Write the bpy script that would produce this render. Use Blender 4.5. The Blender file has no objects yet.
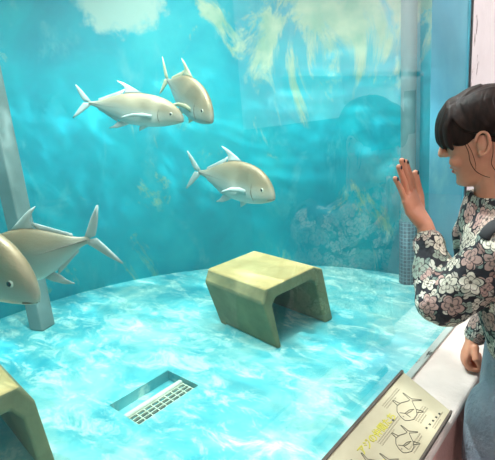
import bpy, bmesh, math, random
from mathutils import Vector, Matrix, noise
random.seed(7)
V = Vector
sc = bpy.context.scene
COL = sc.collection
PI = math.pi

# ------------------------------------------------------------------ helpers
def link(o, parent=None):
    COL.objects.link(o)
    if parent is not None:
        o.parent = parent
        o.matrix_parent_inverse = parent.matrix_world.inverted() if False else Matrix.Identity(4)
    return o

def tag(o, label=None, cat=None, group=None, kind=None):
    if label: o['label'] = label
    if cat: o['category'] = cat
    if group: o['group'] = group
    if kind: o['kind'] = kind
    return o

def empty(name, loc=(0, 0, 0)):
    o = bpy.data.objects.new(name, None)
    o.location = loc
    o.empty_display_size = 0.05
    return link(o)

class MB:
    """collects pieces into one mesh"""
    def __init__(self):
        self.v = []; self.f = []; self.uv = {}
    def add(self, verts, faces, flip=False):
        b = len(self.v)
        self.v += [V(p) for p in verts]
        for f in faces:
            f = [b + i for i in f]
            self.f.append(f[::-1] if flip else f)
    def box(self, c, s, M=None):
        x, y, z = s[0] / 2, s[1] / 2, s[2] / 2
        vs = [V((sx * x, sy * y, sz * z)) for sz in (-1, 1) for sy in (-1, 1) for sx in (-1, 1)]
        if M is not None: vs = [M @ p for p in vs]
        vs = [p + V(c) for p in vs]
        self.add(vs, [(0, 2, 3, 1), (4, 5, 7, 6), (0, 1, 5, 4), (2, 6, 7, 3), (0, 4, 6, 2), (1, 3, 7, 5)])
    def loft(self, rings, caps=True):
        n = len(rings[0]); vs = []; fs = []
        for r in rings: vs += r
        for i in range(len(rings) - 1):
            for j in range(n):
                k = (j + 1) % n
                fs.append((i * n + j, i * n + k, (i + 1) * n + k, (i + 1) * n + j))
        if caps:
            fs.append(tuple(range(n - 1, -1, -1)))
            fs.append(tuple((len(rings) - 1) * n + j for j in range(n)))
        self.add(vs, fs)
    def tube(self, pts, rad, n=10, ref=(0, 0, 1), round_ends=True):
        """rad: list of r or (ra, rb); ra along 'side' axis (t x ref), rb along the other"""
        pts = [V(p) for p in pts]
        if not isinstance(rad, (list, tuple)): rad = [rad] * len(pts)
        rad = [(r, r) if not isinstance(r, (tuple, list)) else r for r in rad]
        ref = V(ref)
        fr = []
        for i in range(len(pts)):
            a = pts[max(i - 1, 0)]; b = pts[min(i + 1, len(pts) - 1)]
            t = (b - a).normalized()
            s = t.cross(ref)
            if s.length < 1e-4: s = t.cross(V((1, 0.3, 0.1)))
            s.normalize(); u = s.cross(t).normalized()
            fr.append((t, s, u))
        seq = []
        if round_ends:
            for k in (0.97, 0.75, 0.4):
                seq.append((0, -k, math.sqrt(1 - k * k)))
        for i in range(len(pts)): seq.append((i, 0, 1))
        if round_ends:
            for k in (0.4, 0.75, 0.97):
                seq.append((len(pts) - 1, k, math.sqrt(1 - k * k)))
        rings = []
        for i, off, sc_ in seq:
            t, s, u = fr[i]; ra, rb = rad[i]
            c = pts[i] + t * off * min(ra, rb)
            rings.append([c + s * (ra * sc_ * math.cos(q)) + u * (rb * sc_ * math.sin(q)) for q in [2 * PI * j / n for j in range(n)]])
        self.loft(rings)
    def curve(self, pts, rad, n=7, ref=(0, 0, 1), k=5):
        """a tube along a smooth curve through the points"""
        P = [V(p) for p in pts]; R = list(rad); op = []; orr = []
        for i in range(len(P) - 1):
            a = P[max(i - 1, 0)]; b = P[i]; c = P[i + 1]; d = P[min(i + 2, len(P) - 1)]
            for j in range(k):
                t = j / k
                op.append(0.5 * ((2 * b) + (c - a) * t + (2 * a - 5 * b + 4 * c - d) * t * t + (3 * b - a - 3 * c + d) * t ** 3))
                orr.append(R[i] * (1 - t) + R[i + 1] * t)
        op.append(P[-1]); orr.append(R[-1])
        self.tube(op, orr, n, ref)
    def ell(self, c, r, M=None, nu=16, nv=10):
        rings = []
        for i in range(1, nv):
            th = PI * i / nv
            ring = []
            for j in range(nu):
                ph = 2 * PI * j / nu
                p = V((r[0] * math.sin(th) * math.cos(ph), r[1] * math.sin(th) * math.sin(ph), -r[2] * math.cos(th)))
                if M is not None: p = M @ p
                ring.append(p + V(c))
            rings.append(ring)
        self.loft(rings)
    def prism(self, poly, vec):
        """extrude a polygon (list of 3d points, counter-clockwise seen against vec) along vec"""
        n = len(poly); vec = V(vec); vs = [V(p) for p in poly] + [V(p) + vec for p in poly]
        fs = [tuple(range(n - 1, -1, -1)), tuple(range(n, 2 * n))]
        for i in range(n):
            j = (i + 1) % n
            fs.append((i, j, n + j, n + i))
        self.add(vs, fs)
    def mesh(self, name):
        me = bpy.data.meshes.new(name)
        me.from_pydata([tuple(p) for p in self.v], [], self.f)
        me.validate(); me.update()
        return me
    def build(self, name, mat, parent=None, smooth=False, bevel=0.0, seg=2, recalc=True):
        me = self.mesh(name)
        if recalc:
            bm = bmesh.new(); bm.from_mesh(me)
            bmesh.ops.recalc_face_normals(bm, faces=bm.faces); bm.to_mesh(me); bm.free()
        me.materials.append(mat)
        if smooth:
            for p in me.polygons: p.use_smooth = True
        o = bpy.data.objects.new(name, me)
        link(o, parent)
        if bevel > 0:
            m = o.modifiers.new('bevel', 'BEVEL'); m.width = bevel; m.segments = seg; m.limit_method = 'ANGLE'
        return o

def remesh(mb, voxel, iters=6, fac=0.5):
    me = mb.mesh('tmp')
    o = bpy.data.objects.new('tmp', me); COL.objects.link(o)
    m = o.modifiers.new('r', 'REMESH'); m.mode = 'VOXEL'; m.voxel_size = voxel; m.adaptivity = 0
    if iters:
        s = o.modifiers.new('s', 'SMOOTH'); s.factor = fac; s.iterations = iters
    dg = bpy.context.evaluated_depsgraph_get()
    out = bpy.data.meshes.new_from_object(o.evaluated_get(dg))
    bpy.data.objects.remove(o); bpy.data.meshes.remove(me)
    for p in out.polygons: p.use_smooth = True
    return out

def obj(name, me, mat, parent=None):
    me.name = name
    me.materials.clear(); me.materials.append(mat)
    return link(bpy.data.objects.new(name, me), parent)

# ------------------------------------------------------------------ node helpers
class NT:
    def __init__(self, name):
        self.m = bpy.data.materials.new(name); self.m.use_nodes = True
        self.t = self.m.node_tree; self.t.nodes.clear()
        self.out = self.t.nodes.new('ShaderNodeOutputMaterial')
    def n(self, typ, **kw):
        nd = self.t.nodes.new(typ)
        ins = kw.pop('ins', {})
        for k, v in kw.items(): setattr(nd, k, v)
        for k, v in ins.items(): self.set(nd.inputs[k], v)
        return nd
    def set(self, sock, v):
        if isinstance(v, bpy.types.NodeSocket): self.t.links.new(v, sock)
        elif isinstance(v, bpy.types.Node): self.t.links.new(v.outputs[0], sock)
        else: sock.default_value = v
    def math(self, op, a, b=0.0, c=None, clamp=False):
        nd = self.n('ShaderNodeMath', operation=op, use_clamp=clamp)
        self.set(nd.inputs[0], a); self.set(nd.inputs[1], b)
        if c is not None: self.set(nd.inputs[2], c)
        return nd.outputs[0]
    def vmath(self, op, a, b=None, scale=None):
        nd = self.n('ShaderNodeVectorMath', operation=op)
        self.set(nd.inputs[0], a)
        if b is not None: self.set(nd.inputs[1], b)
        if scale is not None: self.set(nd.inputs['Scale'], scale)
        return nd.outputs['Value'] if op in ('LENGTH', 'DOT_PRODUCT', 'DISTANCE') else nd.outputs['Vector']
    def mix(self, f, a, b):
        nd = self.n('ShaderNodeMix', data_type='RGBA')
        self.set(nd.inputs[0], f); self.set(nd.inputs[6], a); self.set(nd.inputs[7], b)
        return nd.outputs[2]
    def noise(self, vec, scale, detail=4, rough=0.55, dist=0.0):
        nd = self.n('ShaderNodeTexNoise', ins={'Scale': scale, 'Detail': detail, 'Roughness': rough, 'Distortion': dist})
        if vec is not None: self.set(nd.inputs['Vector'], vec)
        return nd.outputs['Fac']
    def ramp(self, f, stops, interp='LINEAR'):
        nd = self.n('ShaderNodeValToRGB'); cr = nd.color_ramp; cr.interpolation = interp
        while len(cr.elements) < len(stops): cr.elements.new(0.5)
        for e, (p, c) in zip(cr.elements, stops):
            e.position = p; e.color = c if len(c) == 4 else (*c, 1)
        self.set(nd.inputs[0], f)
        return nd.outputs[0]
    def step(self, f, a, b):
        nd = self.n('ShaderNodeMapRange', interpolation_type='SMOOTHSTEP', ins={'Value': f, 'From Min': a, 'From Max': b})
        return nd.outputs[0]
    def coord(self, which='Object'):
        return self.n('ShaderNodeTexCoord').outputs[which]
    def mapping(self, vec, scale=(1, 1, 1), rot=(0, 0, 0), loc=(0, 0, 0)):
        return self.n('ShaderNodeMapping', ins={'Vector': vec, 'Scale': scale, 'Rotation': rot, 'Location': loc}).outputs[0]
    def bump(self, h, strength=0.3, dist=0.01):
        return self.n('ShaderNodeBump', ins={'Height': h, 'Strength': strength, 'Distance': dist}).outputs[0]
    def pbr(self, color, rough=0.6, **kw):
        b = self.n('ShaderNodeBsdfPrincipled')
        self.set(b.inputs['Base Color'], color); self.set(b.inputs['Roughness'], rough)
        for k, v in kw.items(): self.set(b.inputs[k.replace('_', ' ')], v)
        self.t.links.new(b.outputs[0], self.out.inputs['Surface'])
        return self.m

def srgb(r, g, b):
    f = lambda c: (c / 255) / 12.92 if c / 255 <= 0.04045 else ((c / 255 + 0.055) / 1.055) ** 2.4
    return (f(r), f(g), f(b), 1)

def simple(name, col, rough=0.6, var=0.12, scale=8, bump=0.0, **kw):
    t = NT(name); co = t.coord()
    n = t.noise(co, scale, 5)
    lo = tuple(c * (1 - var) for c in col[:3]) + (1,); hi = tuple(min(1, c * (1 + var)) for c in col[:3]) + (1,)
    c = t.ramp(n, [(0.3, lo), (0.7, hi)])
    if bump: kw['Normal'] = t.bump(t.noise(co, scale * 6, 4), bump, 0.004)
    return t.pbr(c, rough, **kw)

# ------------------------------------------------------------------ materials
def mat_tank_wall():
    t = NT('painted_tank_wall'); co = t.coord()
    base = t.ramp(t.noise(co, 1.3, 6, 0.6, 0.4), [(0.32, srgb(0, 160, 180)), (0.52, srgb(0, 186, 200)), (0.72, srgb(60, 206, 212))])
    # worn pale patches
    w = t.step(t.noise(t.mapping(co, (1, 1, 0.55), loc=(3, 1, 2)), 2.4, 9, 0.68, 0.6), 0.52, 0.66)
    c = t.mix(t.math('MULTIPLY', w, 0.5), base, srgb(120, 206, 210))
    dist = t.vmath('DISTANCE', t.vmath('MULTIPLY', co, (1, 1, 1.5)), (-2.97, 2.42, 3.84))  # one cream-white blob at a set spot high on the wall
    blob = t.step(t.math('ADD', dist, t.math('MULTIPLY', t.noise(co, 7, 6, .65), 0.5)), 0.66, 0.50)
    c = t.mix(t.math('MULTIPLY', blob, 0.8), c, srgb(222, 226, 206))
    # yellowish algae, thicker towards the waterline
    sep = t.n('ShaderNodeSeparateXYZ', ins={0: co})
    h = t.step(sep.outputs[2], 1.25, 2.5)
    side = t.step(sep.outputs[0], -3.0, -1.6)
    a = t.noise(t.mapping(co, (1, 1, 0.55), loc=(0.4, 2.2, 0.9)), 2.1, 9, 0.68, 0.9)
    thr = t.math('ADD', a, t.math('MULTIPLY', t.math('MULTIPLY', h, side), 0.23))
    al = t.step(thr, 0.60, 0.70)
    tone = t.ramp(t.noise(co, 5, 4), [(0.35, srgb(170, 196, 160)), (0.65, srgb(234, 226, 188))])
    c = t.mix(t.math('MULTIPLY', al, 0.85), c, tone)
    return t.pbr(c, 0.75, Normal=t.bump(t.noise(co, 14, 6), 0.25, 0.01))

def mat_tank_floor():
    t = NT('painted_tank_floor'); co = t.coord()
    base = t.ramp(t.noise(co, 2.2, 7, 0.62, 0.5), [(0.36, srgb(40, 150, 162)), (0.5, srgb(84, 170, 174)), (0.64, srgb(140, 190, 184))])
    w = t.step(t.noise(t.mapping(co, (0.75, 1.5, 1), rot=(0, 0, math.radians(-42)), loc=(5, 2, 0)), 5.5, 12, 0.76, 0.6), 0.47, 0.64)  # streaked wear that also paints caustic light into the floor colour
    c = t.mix(t.math('MULTIPLY', w, 0.7), base, srgb(206, 226, 212))
    return t.pbr(c, 0.75, Normal=t.bump(t.noise(co, 25, 6), 0.3, 0.006))

def mat_concrete_block():
    t = NT('stained_concrete_shaded_sides'); co = t.coord()
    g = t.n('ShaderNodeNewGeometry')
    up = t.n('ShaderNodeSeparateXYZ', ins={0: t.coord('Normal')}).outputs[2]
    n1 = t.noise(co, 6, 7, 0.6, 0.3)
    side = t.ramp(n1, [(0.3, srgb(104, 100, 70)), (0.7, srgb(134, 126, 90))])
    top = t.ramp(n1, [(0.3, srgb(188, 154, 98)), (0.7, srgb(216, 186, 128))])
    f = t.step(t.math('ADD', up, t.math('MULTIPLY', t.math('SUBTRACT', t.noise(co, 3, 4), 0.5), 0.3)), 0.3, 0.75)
    c = t.mix(f, side, top)  # sides darkened and top lightened, shade put into the colour by face direction
    sp = t.step(t.noise(co, 30, 5, 0.7), 0.6, 0.7)
    c = t.mix(t.math('MULTIPLY', sp, 0.35), c, srgb(110, 105, 75))
    return t.pbr(c, 0.85, Normal=t.bump(t.noise(co, 40, 6), 0.4, 0.006))

def mat_glass():
    t = NT('clear_pane')
    fr = t.n('ShaderNodeFresnel', ins={'IOR': 1.5}).outputs[0]
    back = t.n('ShaderNodeNewGeometry').outputs['Backfacing']
    f = t.math('MULTIPLY', t.math('MULTIPLY', fr, 1.2, clamp=True), t.math('SUBTRACT', 1.0, back))
    tr = t.n('ShaderNodeBsdfTransparent', ins={'Color': (0.96, 0.99, 0.99, 1)})
    gl = t.n('ShaderNodeBsdfGlossy', ins={'Roughness': 0.0, 'Color': (1, 1, 1, 1)})
    mx = t.n('ShaderNodeMixShader', ins={0: f, 1: tr.outputs[0], 2: gl.outputs[0]})
    t.t.links.new(mx.outputs[0], t.out.inputs['Surface'])
    return t.m

def mat_water():
    t = NT('tank_water')
    ab = t.n('ShaderNodeVolumeAbsorption', ins={'Color': (0.40, 0.95, 0.95, 1), 'Density': 0.10})
    sca = t.n('ShaderNodeVolumeScatter', ins={'Color': (0.62, 0.93, 0.97, 1), 'Density': 0.013, 'Anisotropy': 0.3})
    ad = t.n('ShaderNodeAddShader')
    t.t.links.new(ab.outputs[0], ad.inputs[0]); t.t.links.new(sca.outputs[0], ad.inputs[1])
    t.t.links.new(ad.outputs[0], t.out.inputs['Volume'])
    return t.m

def mat_fish():
    t = NT('silver_fish_skin'); co = t.coord()
    sep = t.n('ShaderNodeSeparateXYZ', ins={0: co})
    # object space: x along the fish (unit length), z up
    z = t.math('ADD', sep.outputs[2], t.math('MULTIPLY', t.math('SUBTRACT', t.noise(co, 5, 3), 0.5), 0.06))
    c = t.ramp(t.math('ADD', t.math('MULTIPLY', z, 2.4), 0.5),
               [(0.1, srgb(190, 196, 192)), (0.45, srgb(170, 170, 158)), (0.62, srgb(148, 138, 116)), (0.9, srgb(128, 110, 82))])
    head = t.step(sep.outputs[0], 0.2, 0.44)
    c = t.mix(t.math('MULTIPLY', head, 0.35), c, srgb(156, 124, 84))
    vo = t.n('ShaderNodeTexVoronoi', ins={'Vector': t.mapping(co, (1, 1, 1.3)), 'Scale': 70})
    return t.pbr(c, 0.42, Metallic=0.25, Normal=t.bump(vo.outputs['Distance'], 0.12, 0.004))

def mat_floral():
    t = NT('floral_print_cloth')
    uv = t.n('ShaderNodeUVMap', uv_map='UVMap').outputs[0]
    wob = t.n('ShaderNodeTexNoise', ins={'Vector': uv, 'Scale': 34.0, 'Detail': 4})
    uvw = t.vmath('ADD', uv, t.vmath('SCALE', t.vmath('SUBTRACT', wob.outputs['Color'], (0.5, 0.5, 0.5)), scale=0.016))
    def flowers(scale, loc, petals, rad, depth):
        p = t.mapping(uvw, (scale, scale, scale), loc=loc)
        vo = t.n('ShaderNodeTexVoronoi', voronoi_dimensions='2D', feature='F1', ins={'Vector': p, 'Scale': 1.0, 'Randomness': 0.9})
        d = t.vmath('SUBTRACT', p, vo.outputs['Position'])
        s = t.n('ShaderNodeSeparateXYZ', ins={0: d}); cs = t.n('ShaderNodeSeparateColor', ins={0: vo.outputs['Color']})
        ang = t.math('ARCTAN2', s.outputs[1], s.outputs[0])
        ph = t.math('MULTIPLY', cs.outputs[0], 6.28)
        k = t.math('ABSOLUTE', t.math('COSINE', t.math('ADD', t.math('MULTIPLY', ang, petals / 2), ph)))
        r = t.math('DIVIDE', vo.outputs['Distance'], t.math('ADD', rad * (1 - depth), t.math('MULTIPLY', k, rad * depth)))
        return r, k, cs, vo.outputs['Distance']
    black = srgb(26, 24, 32)
    tone_n = t.noise(uv, 26, 3)
    # underlayer: leaves
    r2, k2, c2, d2 = flowers(36, (3.3, 1.7, 0), 2, 0.54, 0.72)
    m2 = t.math('SUBTRACT', 1.0, t.step(r2, 0.86, 0.96))
    tone2 = t.ramp(c2.outputs[1], [(0.0, srgb(116, 128, 118)), (0.3, srgb(170, 160, 148)), (0.5, srgb(142, 108, 100)), (0.7, srgb(188, 178, 164)), (0.85, srgb(40, 40, 46))], 'CONSTANT')
    rib = t.step(k2, 0.97, 0.995)
    col = t.mix(m2, black, t.mix(t.math('MULTIPLY', rib, 0.8), tone2, black))
    def bloom(col, scale, loc, petals, rad, depth, stops):
        r1, k1, c1, d1 = flowers(scale, loc, petals, rad, depth)
        edge = t.math('SUBTRACT', 1.0, t.step(r1, 1.06, 1.14))
        col = t.mix(edge, col, black)
        m1 = t.math('SUBTRACT', 1.0, t.step(r1, 0.94, 1.0))
        pet = t.ramp(c1.outputs[2], stops, 'CONSTANT')
        ring = t.math('ABSOLUTE', t.math('SUBTRACT', t.math('ADD', r1, t.math('MULTIPLY', t.math('SUBTRACT', tone_n, 0.5), 0.9)), 0.58))
        pet = t.mix(t.math('MULTIPLY', t.step(ring, 0.09, 0.02), 0.8), pet, srgb(70, 62, 62))
        pet = t.mix(t.math('MULTIPLY', t.step(k1, 0.30, 0.06), 0.85), pet, srgb(58, 50, 54))
        pet = t.mix(t.math('MULTIPLY', t.step(t.noise(uv, 120, 3), 0.5, 0.68), 0.35), pet, srgb(118, 104, 98))
        col = t.mix(m1, col, pet)
        cen = t.math('SUBTRACT', 1.0, t.step(r1, 0.14, 0.24))
        return t.mix(cen, col, srgb(74, 64, 58))
    S1 = [(0.0, srgb(208, 198, 180)), (0.3, srgb(172, 138, 128)), (0.5, srgb(214, 204, 188)), (0.7, srgb(136, 146, 132)), (0.85, srgb(190, 164, 150))]
    col = bloom(col, 24, (4.2, 7.6, 0), 4, 0.44, 0.5, S1)
    col = bloom(col, 15.5, (0.2, 0.6, 0), 5, 0.41, 0.36, S1)
    return t.pbr(col, 0.8, Normal=t.bump(t.noise(uv, 18, 3), 0.5, 0.02))

def mat_denim():
    t = NT('washed_denim'); co = t.coord()
    n = t.noise(co, 9, 7, .65)
    c = t.ramp(n, [(0.3, srgb(98, 114, 128)), (0.7, srgb(132, 146, 156))])
    tw = t.n('ShaderNodeTexWave', wave_type='BANDS', bands_direction='DIAGONAL', ins={'Vector': co, 'Scale': 160, 'Distortion': 1.0})
    c = t.mix(t.math('MULTIPLY', tw.outputs['Fac'], 0.12), c, srgb(190, 200, 208))
    return t.pbr(c, 0.85, Normal=t.bump(t.math('ADD', t.noise(t.mapping(co, (1, 1, 0.6), rot=(.5, .3, 0)), 11, 5), t.math('MULTIPLY', t.noise(co, 120, 3), .15)), 0.8, 0.03))

def mat_hair():
    t = NT('dark_brown_hair'); co = t.coord()
    uvn = t.noise(t.mapping(co, (1, 1, 0.25)), 90, 4)
    c = t.ramp(uvn, [(0.3, srgb(22, 14, 12)), (0.7, srgb(46, 30, 25))])
    return t.pbr(c, 0.55, Normal=t.bump(t.noise(t.mapping(co, (1, 1, 0.2)), 260, 3), 0.2, 0.002), Specular_IOR_Level=0.12)

def mat_skin():
    t = NT('skin'); co = t.coord()
    c = t.ramp(t.noise(co, 16, 4), [(0.3, srgb(192, 124, 96)), (0.7, srgb(208, 142, 112))])
    m = t.pbr(c, 0.5, Subsurface_Weight=0.12, Subsurface_Scale=0.01)
    return m

def mat_grid_tiles():
    t = NT('square_mesh_sleeve')
    uv = t.n('ShaderNodeUVMap', uv_map='UVMap').outputs[0]
    br = t.n('ShaderNodeTexBrick', offset=0.0, ins={'Vector': uv, 'Scale': 1.0, 'Color1': srgb(26, 52, 66), 'Color2': srgb(56, 84, 94),
             'Mortar': srgb(90, 126, 134), 'Mortar Size': 0.0035, 'Brick Width': 0.03, 'Row Height': 0.03})
    return t.pbr(br.outputs['Color'], 0.6)

M = {}
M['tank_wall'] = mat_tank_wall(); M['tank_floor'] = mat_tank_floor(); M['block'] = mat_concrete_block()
M['glass'] = mat_glass(); M['water'] = mat_water(); M['fish'] = mat_fish()
M['fin'] = simple('pale_fin', srgb(172, 180, 174), 0.5, 0.08, 6)
M['fin_gold'] = simple('pale_gold_fin', srgb(196, 186, 150), 0.5, 0.08, 6)
M['eye'] = simple('fish_eye', srgb(20, 22, 24), 0.15, 0.1)
M['eye_ring'] = simple('fish_eye_ring', srgb(196, 190, 170), 0.3, 0.1)
M['dark_line'] = simple('dark_fish_marking', srgb(96, 88, 72), 0.6, 0.1)
M['scute'] = simple('grey_scutes', srgb(120, 118, 108), 0.5, 0.1, 40)
M['sill'] = simple('cream_painted_concrete', srgb(196, 180, 172), 0.7, 0.07, 9, 0.35)
M['pink'] = simple('pink_painted_concrete', srgb(196, 146, 138), 0.8, 0.1, 12, 0.5)
def m_pier():
    t = NT('off_white_painted_wall'); co = t.coord()
    c = t.ramp(t.noise(co, 5, 5), [(0.3, srgb(214, 204, 206)), (0.7, srgb(228, 218, 220))])
    y = t.n('ShaderNodeSeparateXYZ', ins={0: co}).outputs[1]
    near = t.math('SUBTRACT', 1.0, t.step(y, 1.62, 1.76))
    ch = t.step(t.math('ADD', t.noise(t.mapping(co, (1, 1, .45), loc=(0, 3, 1)), 26, 4, .7), t.math('MULTIPLY', near, .14)), 0.72, 0.76)
    c = t.mix(t.math('MULTIPLY', ch, .8), c, srgb(110, 84, 84))
    return t.pbr(c, 0.8, Normal=t.bump(t.noise(co, 40, 5), 0.25, 0.004))
M['white_wall'] = m_pier()
M['jamb'] = None
M['seal'] = None
M['room_wall'] = simple('white_plaster', srgb(234, 230, 228), 0.8, 0.03, 3)
M['wainscot'] = simple('dark_grey_dado', srgb(54, 58, 62), 0.7, 0.1, 3)
M['room_floor'] = simple('grey_vinyl_floor', srgb(120, 116, 112), 0.5, 0.1, 3)
M['dark_wall'] = simple('dark_blue_wall', srgb(104, 124, 134), 0.8, 0.1, 3)
M['post'] = simple('grey_painted_post', srgb(116, 126, 122), 0.7, 0.12, 7, 0.3)
M['pipe'] = simple('grey_plastic_pipe', srgb(112, 140, 142), 0.5, 0.08, 5)
M['sleeve'] = mat_grid_tiles()
M['bar'] = simple('off_white_pipe', srgb(206, 206, 190), 0.5, 0.1, 20)
M['grate'] = simple('pale_grate', srgb(196, 202, 180), 0.5, 0.1, 30)
M['grate_dark'] = simple('dark_drain_pit', srgb(44, 76, 78), 0.7, 0.1, 20)
M['skin'] = mat_skin(); M['hair'] = mat_hair(); M['floral'] = mat_floral(); M['denim'] = mat_denim()
M['nail'] = simple('dark_nail_polish', srgb(30, 20, 30), 0.2, 0.1)
M['lip'] = simple('lip', srgb(190, 104, 96), 0.45, 0.05)
M['eye_white'] = simple('eye_white', srgb(236, 232, 226), 0.2, 0.02)
M['black'] = simple('black_webbing', srgb(24, 24, 27), 0.8, 0.15, 30)
M['shoe'] = simple('white_canvas', srgb(220, 220, 216), 0.8, 0.05, 20)
M['board'] = None
M['ink'] = simple('black_ink', srgb(42, 40, 38), 0.8, 0.1)
M['fine_ink'] = simple('grey_print', srgb(128, 118, 100), 0.8, 0.1)
M['green_ink'] = simple('olive_green_ink', srgb(176, 164, 50), 0.8, 0.1)
M['yellow_ink'] = simple('yellow_ink', srgb(226, 190, 60), 0.8, 0.1)
M['frame_dark'] = simple('dark_wooden_edge', srgb(70, 58, 50), 0.6, 0.15, 30)
M['lamp_metal'] = simple('white_lamp_housing', srgb(225, 225, 225), 0.5, 0.02)

def m_jamb():
    t = NT('blue_painted_jamb'); co = t.coord()
    c = t.ramp(t.noise(t.mapping(co, (1, 1, 0.3)), 9, 7, 0.65, 0.5), [(0.35, srgb(56, 136, 160)), (0.6, srgb(76, 152, 170)), (0.75, srgb(116, 176, 180))])
    return t.pbr(c, 0.6, Normal=t.bump(t.noise(co, 20, 5), 0.3, 0.005))
M['jamb'] = m_jamb()
def m_seal():
    t = NT('grey_sealant'); co = t.coord()
    n = t.noise(t.mapping(co, (6, 1, 6), loc=(0, 4.2, 0)), 11, 5, 0.7)
    c = t.mix(t.step(n, 0.56, 0.62), srgb(150, 156, 150), srgb(36, 38, 36))
    return t.pbr(c, 0.6)
M['seal'] = m_seal()
def m_board():
    t = NT('cream_sign_face'); co = t.coord()
    c = t.ramp(t.noise(co, 7, 4), [(0.3, srgb(156, 143, 118)), (0.7, srgb(172, 160, 136))])
    return t.pbr(c, 0.35)
M['board'] = m_board()
def m_emit(name, col, s):
    t = NT(name); e = t.n('ShaderNodeEmission', ins={'Color': col, 'Strength': s})
    t.t.links.new(e.outputs[0], t.out.inputs['Surface']); return t.m
M['lamp'] = m_emit('fill_globe_glow', (1.0, 0.93, 0.89, 1), 104.0)  # emission of the added corridor globes

# ------------------------------------------------------------------ camera
CAMP = V((0.46, 0.0, 1.60))
a_, th_, rh_ = math.radians(42.5), math.radians(14.6), math.radians(5.0)
F_ = V((-math.sin(a_) * math.cos(th_), math.cos(a_) * math.cos(th_), -math.sin(th_)))
R0 = V((math.cos(a_), math.sin(a_), 0)); U0 = R0.cross(F_)
R_ = R0 * math.cos(rh_) - U0 * math.sin(rh_); U_ = U0 * math.cos(rh_) + R0 * math.sin(rh_)
cam = bpy.data.cameras.new('camera'); cam.sensor_width = 36; cam.lens = 36 * 450 / 495; cam.clip_start = 0.01
co_ = bpy.data.objects.new('camera', cam); COL.objects.link(co_)
mw = Matrix((R_, U_, -F_)).transposed().to_4x4(); mw.translation = CAMP
co_.matrix_world = mw
sc.camera = co_

# ------------------------------------------------------------------ setting
TZ = 0.155                      # tank floor height
SILL = 0.83
GY0, GY1 = -0.7, 1.6            # glass ends along y
TC = (-1.0, 1.15); TR = 2.35    # round tank
TOP = 3.0

arc = []
a0 = math.acos(0.93 / TR)       # where the arc meets x = -0.07
for i in range(97):
    q = a0 + (2 * PI - 2 * a0) * i / 96
    arc.append((TC[0] + TR * math.cos(q), TC[1] + TR * math.sin(q)))
# tank wall: a shell with real thickness
mb = MB(); n = len(arc)
vs = []; 
for (rr) in (TR, TR + 0.15):
    for zz in (TZ - 0.05, TOP + 0.4):
        for i in range(n):
            q = a0 + (2 * PI - 2 * a0) * i / (n - 1)
            vs.append((TC[0] + rr * math.cos(q), TC[1] + rr * math.sin(q), zz))
fs = []
for i in range(n - 1):
    fs += [(i, i + 1, n + i + 1, n + i), (2 * n + i, 3 * n + i, 3 * n + i + 1, 2 * n + i + 1),
           (n + i, n + i + 1, 3 * n + i + 1, 3 * n + i), (i, 2 * n + i, 2 * n + i + 1, i + 1)]
fs += [(0, n, 3 * n, 2 * n), (n - 1, 3 * n - 1, 4 * n - 1, 2 * n - 1)]
mb.add(vs, fs)
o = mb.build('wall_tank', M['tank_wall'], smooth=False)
for p in o.data.polygons: p.use_smooth = abs(p.normal.z) < 0.5 and len(p.vertices) == 4 and p.area > 0.05
tag(o, 'curved turquoise painted aquarium wall with yellowish algae patches', 'wall', kind='structure')

# tank floor with the drain pit cut in
HX0, HX1, HY0, HY1 = -1.565, -1.295, 1.0, 1.40
bm = bmesh.new()
ring = [bm.verts.new((TC[0] + (TR + 0.02) * math.cos(q), TC[1] + (TR + 0.02) * math.sin(q), TZ)) for q in
        [a0 + (2 * PI - 2 * a0) * i / 96 for i in range(97)]]
bm.faces.new(ring)
for co3, no in (((HX0, 0, 0), (1, 0, 0)), ((HX1, 0, 0), (1, 0, 0)), ((0, HY0, 0), (0, 1, 0)), ((0, HY1, 0), (0, 1, 0))):
    bmesh.ops.bisect_plane(bm, geom=bm.verts[:] + bm.edges[:] + bm.faces[:], plane_co=co3, plane_no=no)
for f in bm.faces[:]:
    c = f.calc_center_median()
    if HX0 < c.x < HX1 and HY0 < c.y < HY1: bm.faces.remove(f)
PD = 0.065
pv = {}
for i, (x, y) in enumerate(((HX0, HY0), (HX1, HY0), (HX1, HY1), (HX0, HY1))):
    pv[i] = (bm.verts.new((x, y, TZ)), bm.verts.new((x, y, TZ - PD)))
for i in range(4):
    j = (i + 1) % 4
    bm.faces.new((pv[i][0], pv[j][0], pv[j][1], pv[i][1]))
bm.faces.new([pv[i][1] for i in range(4)])
bmesh.ops.remove_doubles(bm, verts=bm.verts, dist=1e-4)
bmesh.ops.recalc_face_normals(bm, faces=bm.faces)
me = bpy.data.meshes.new('floor_tank'); bm.to_mesh(me); bm.free()
for p in me.polygons:
    if p.normal.z < -0.9: p.flip()
o = obj('floor_tank', me, M['tank_floor'])
tag(o, 'pale turquoise aquarium floor with white worn patches and painted caustic streaks', 'floor', kind='structure')

# water body
mb = MB()
pts = [(TC[0] + (TR - 0.002) * math.cos(q), TC[1] + (TR - 0.002) * math.sin(q)) for q in [a0 + (2 * PI - 2 * a0) * i / 96 for i in range(97)]]
pts = [(min(x, -0.112), y) for x, y in pts]
pts = [pts[0]] + pts[1:] 
poly = [(x, y, TZ + 0.003) for x, y in pts]
mb.prism(poly, (0, 0, 2.72 - TZ))
o = mb.build('water', M['water'])
tag(o, 'clear blue-green water filling the aquarium', 'water', kind='structure')

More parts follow.
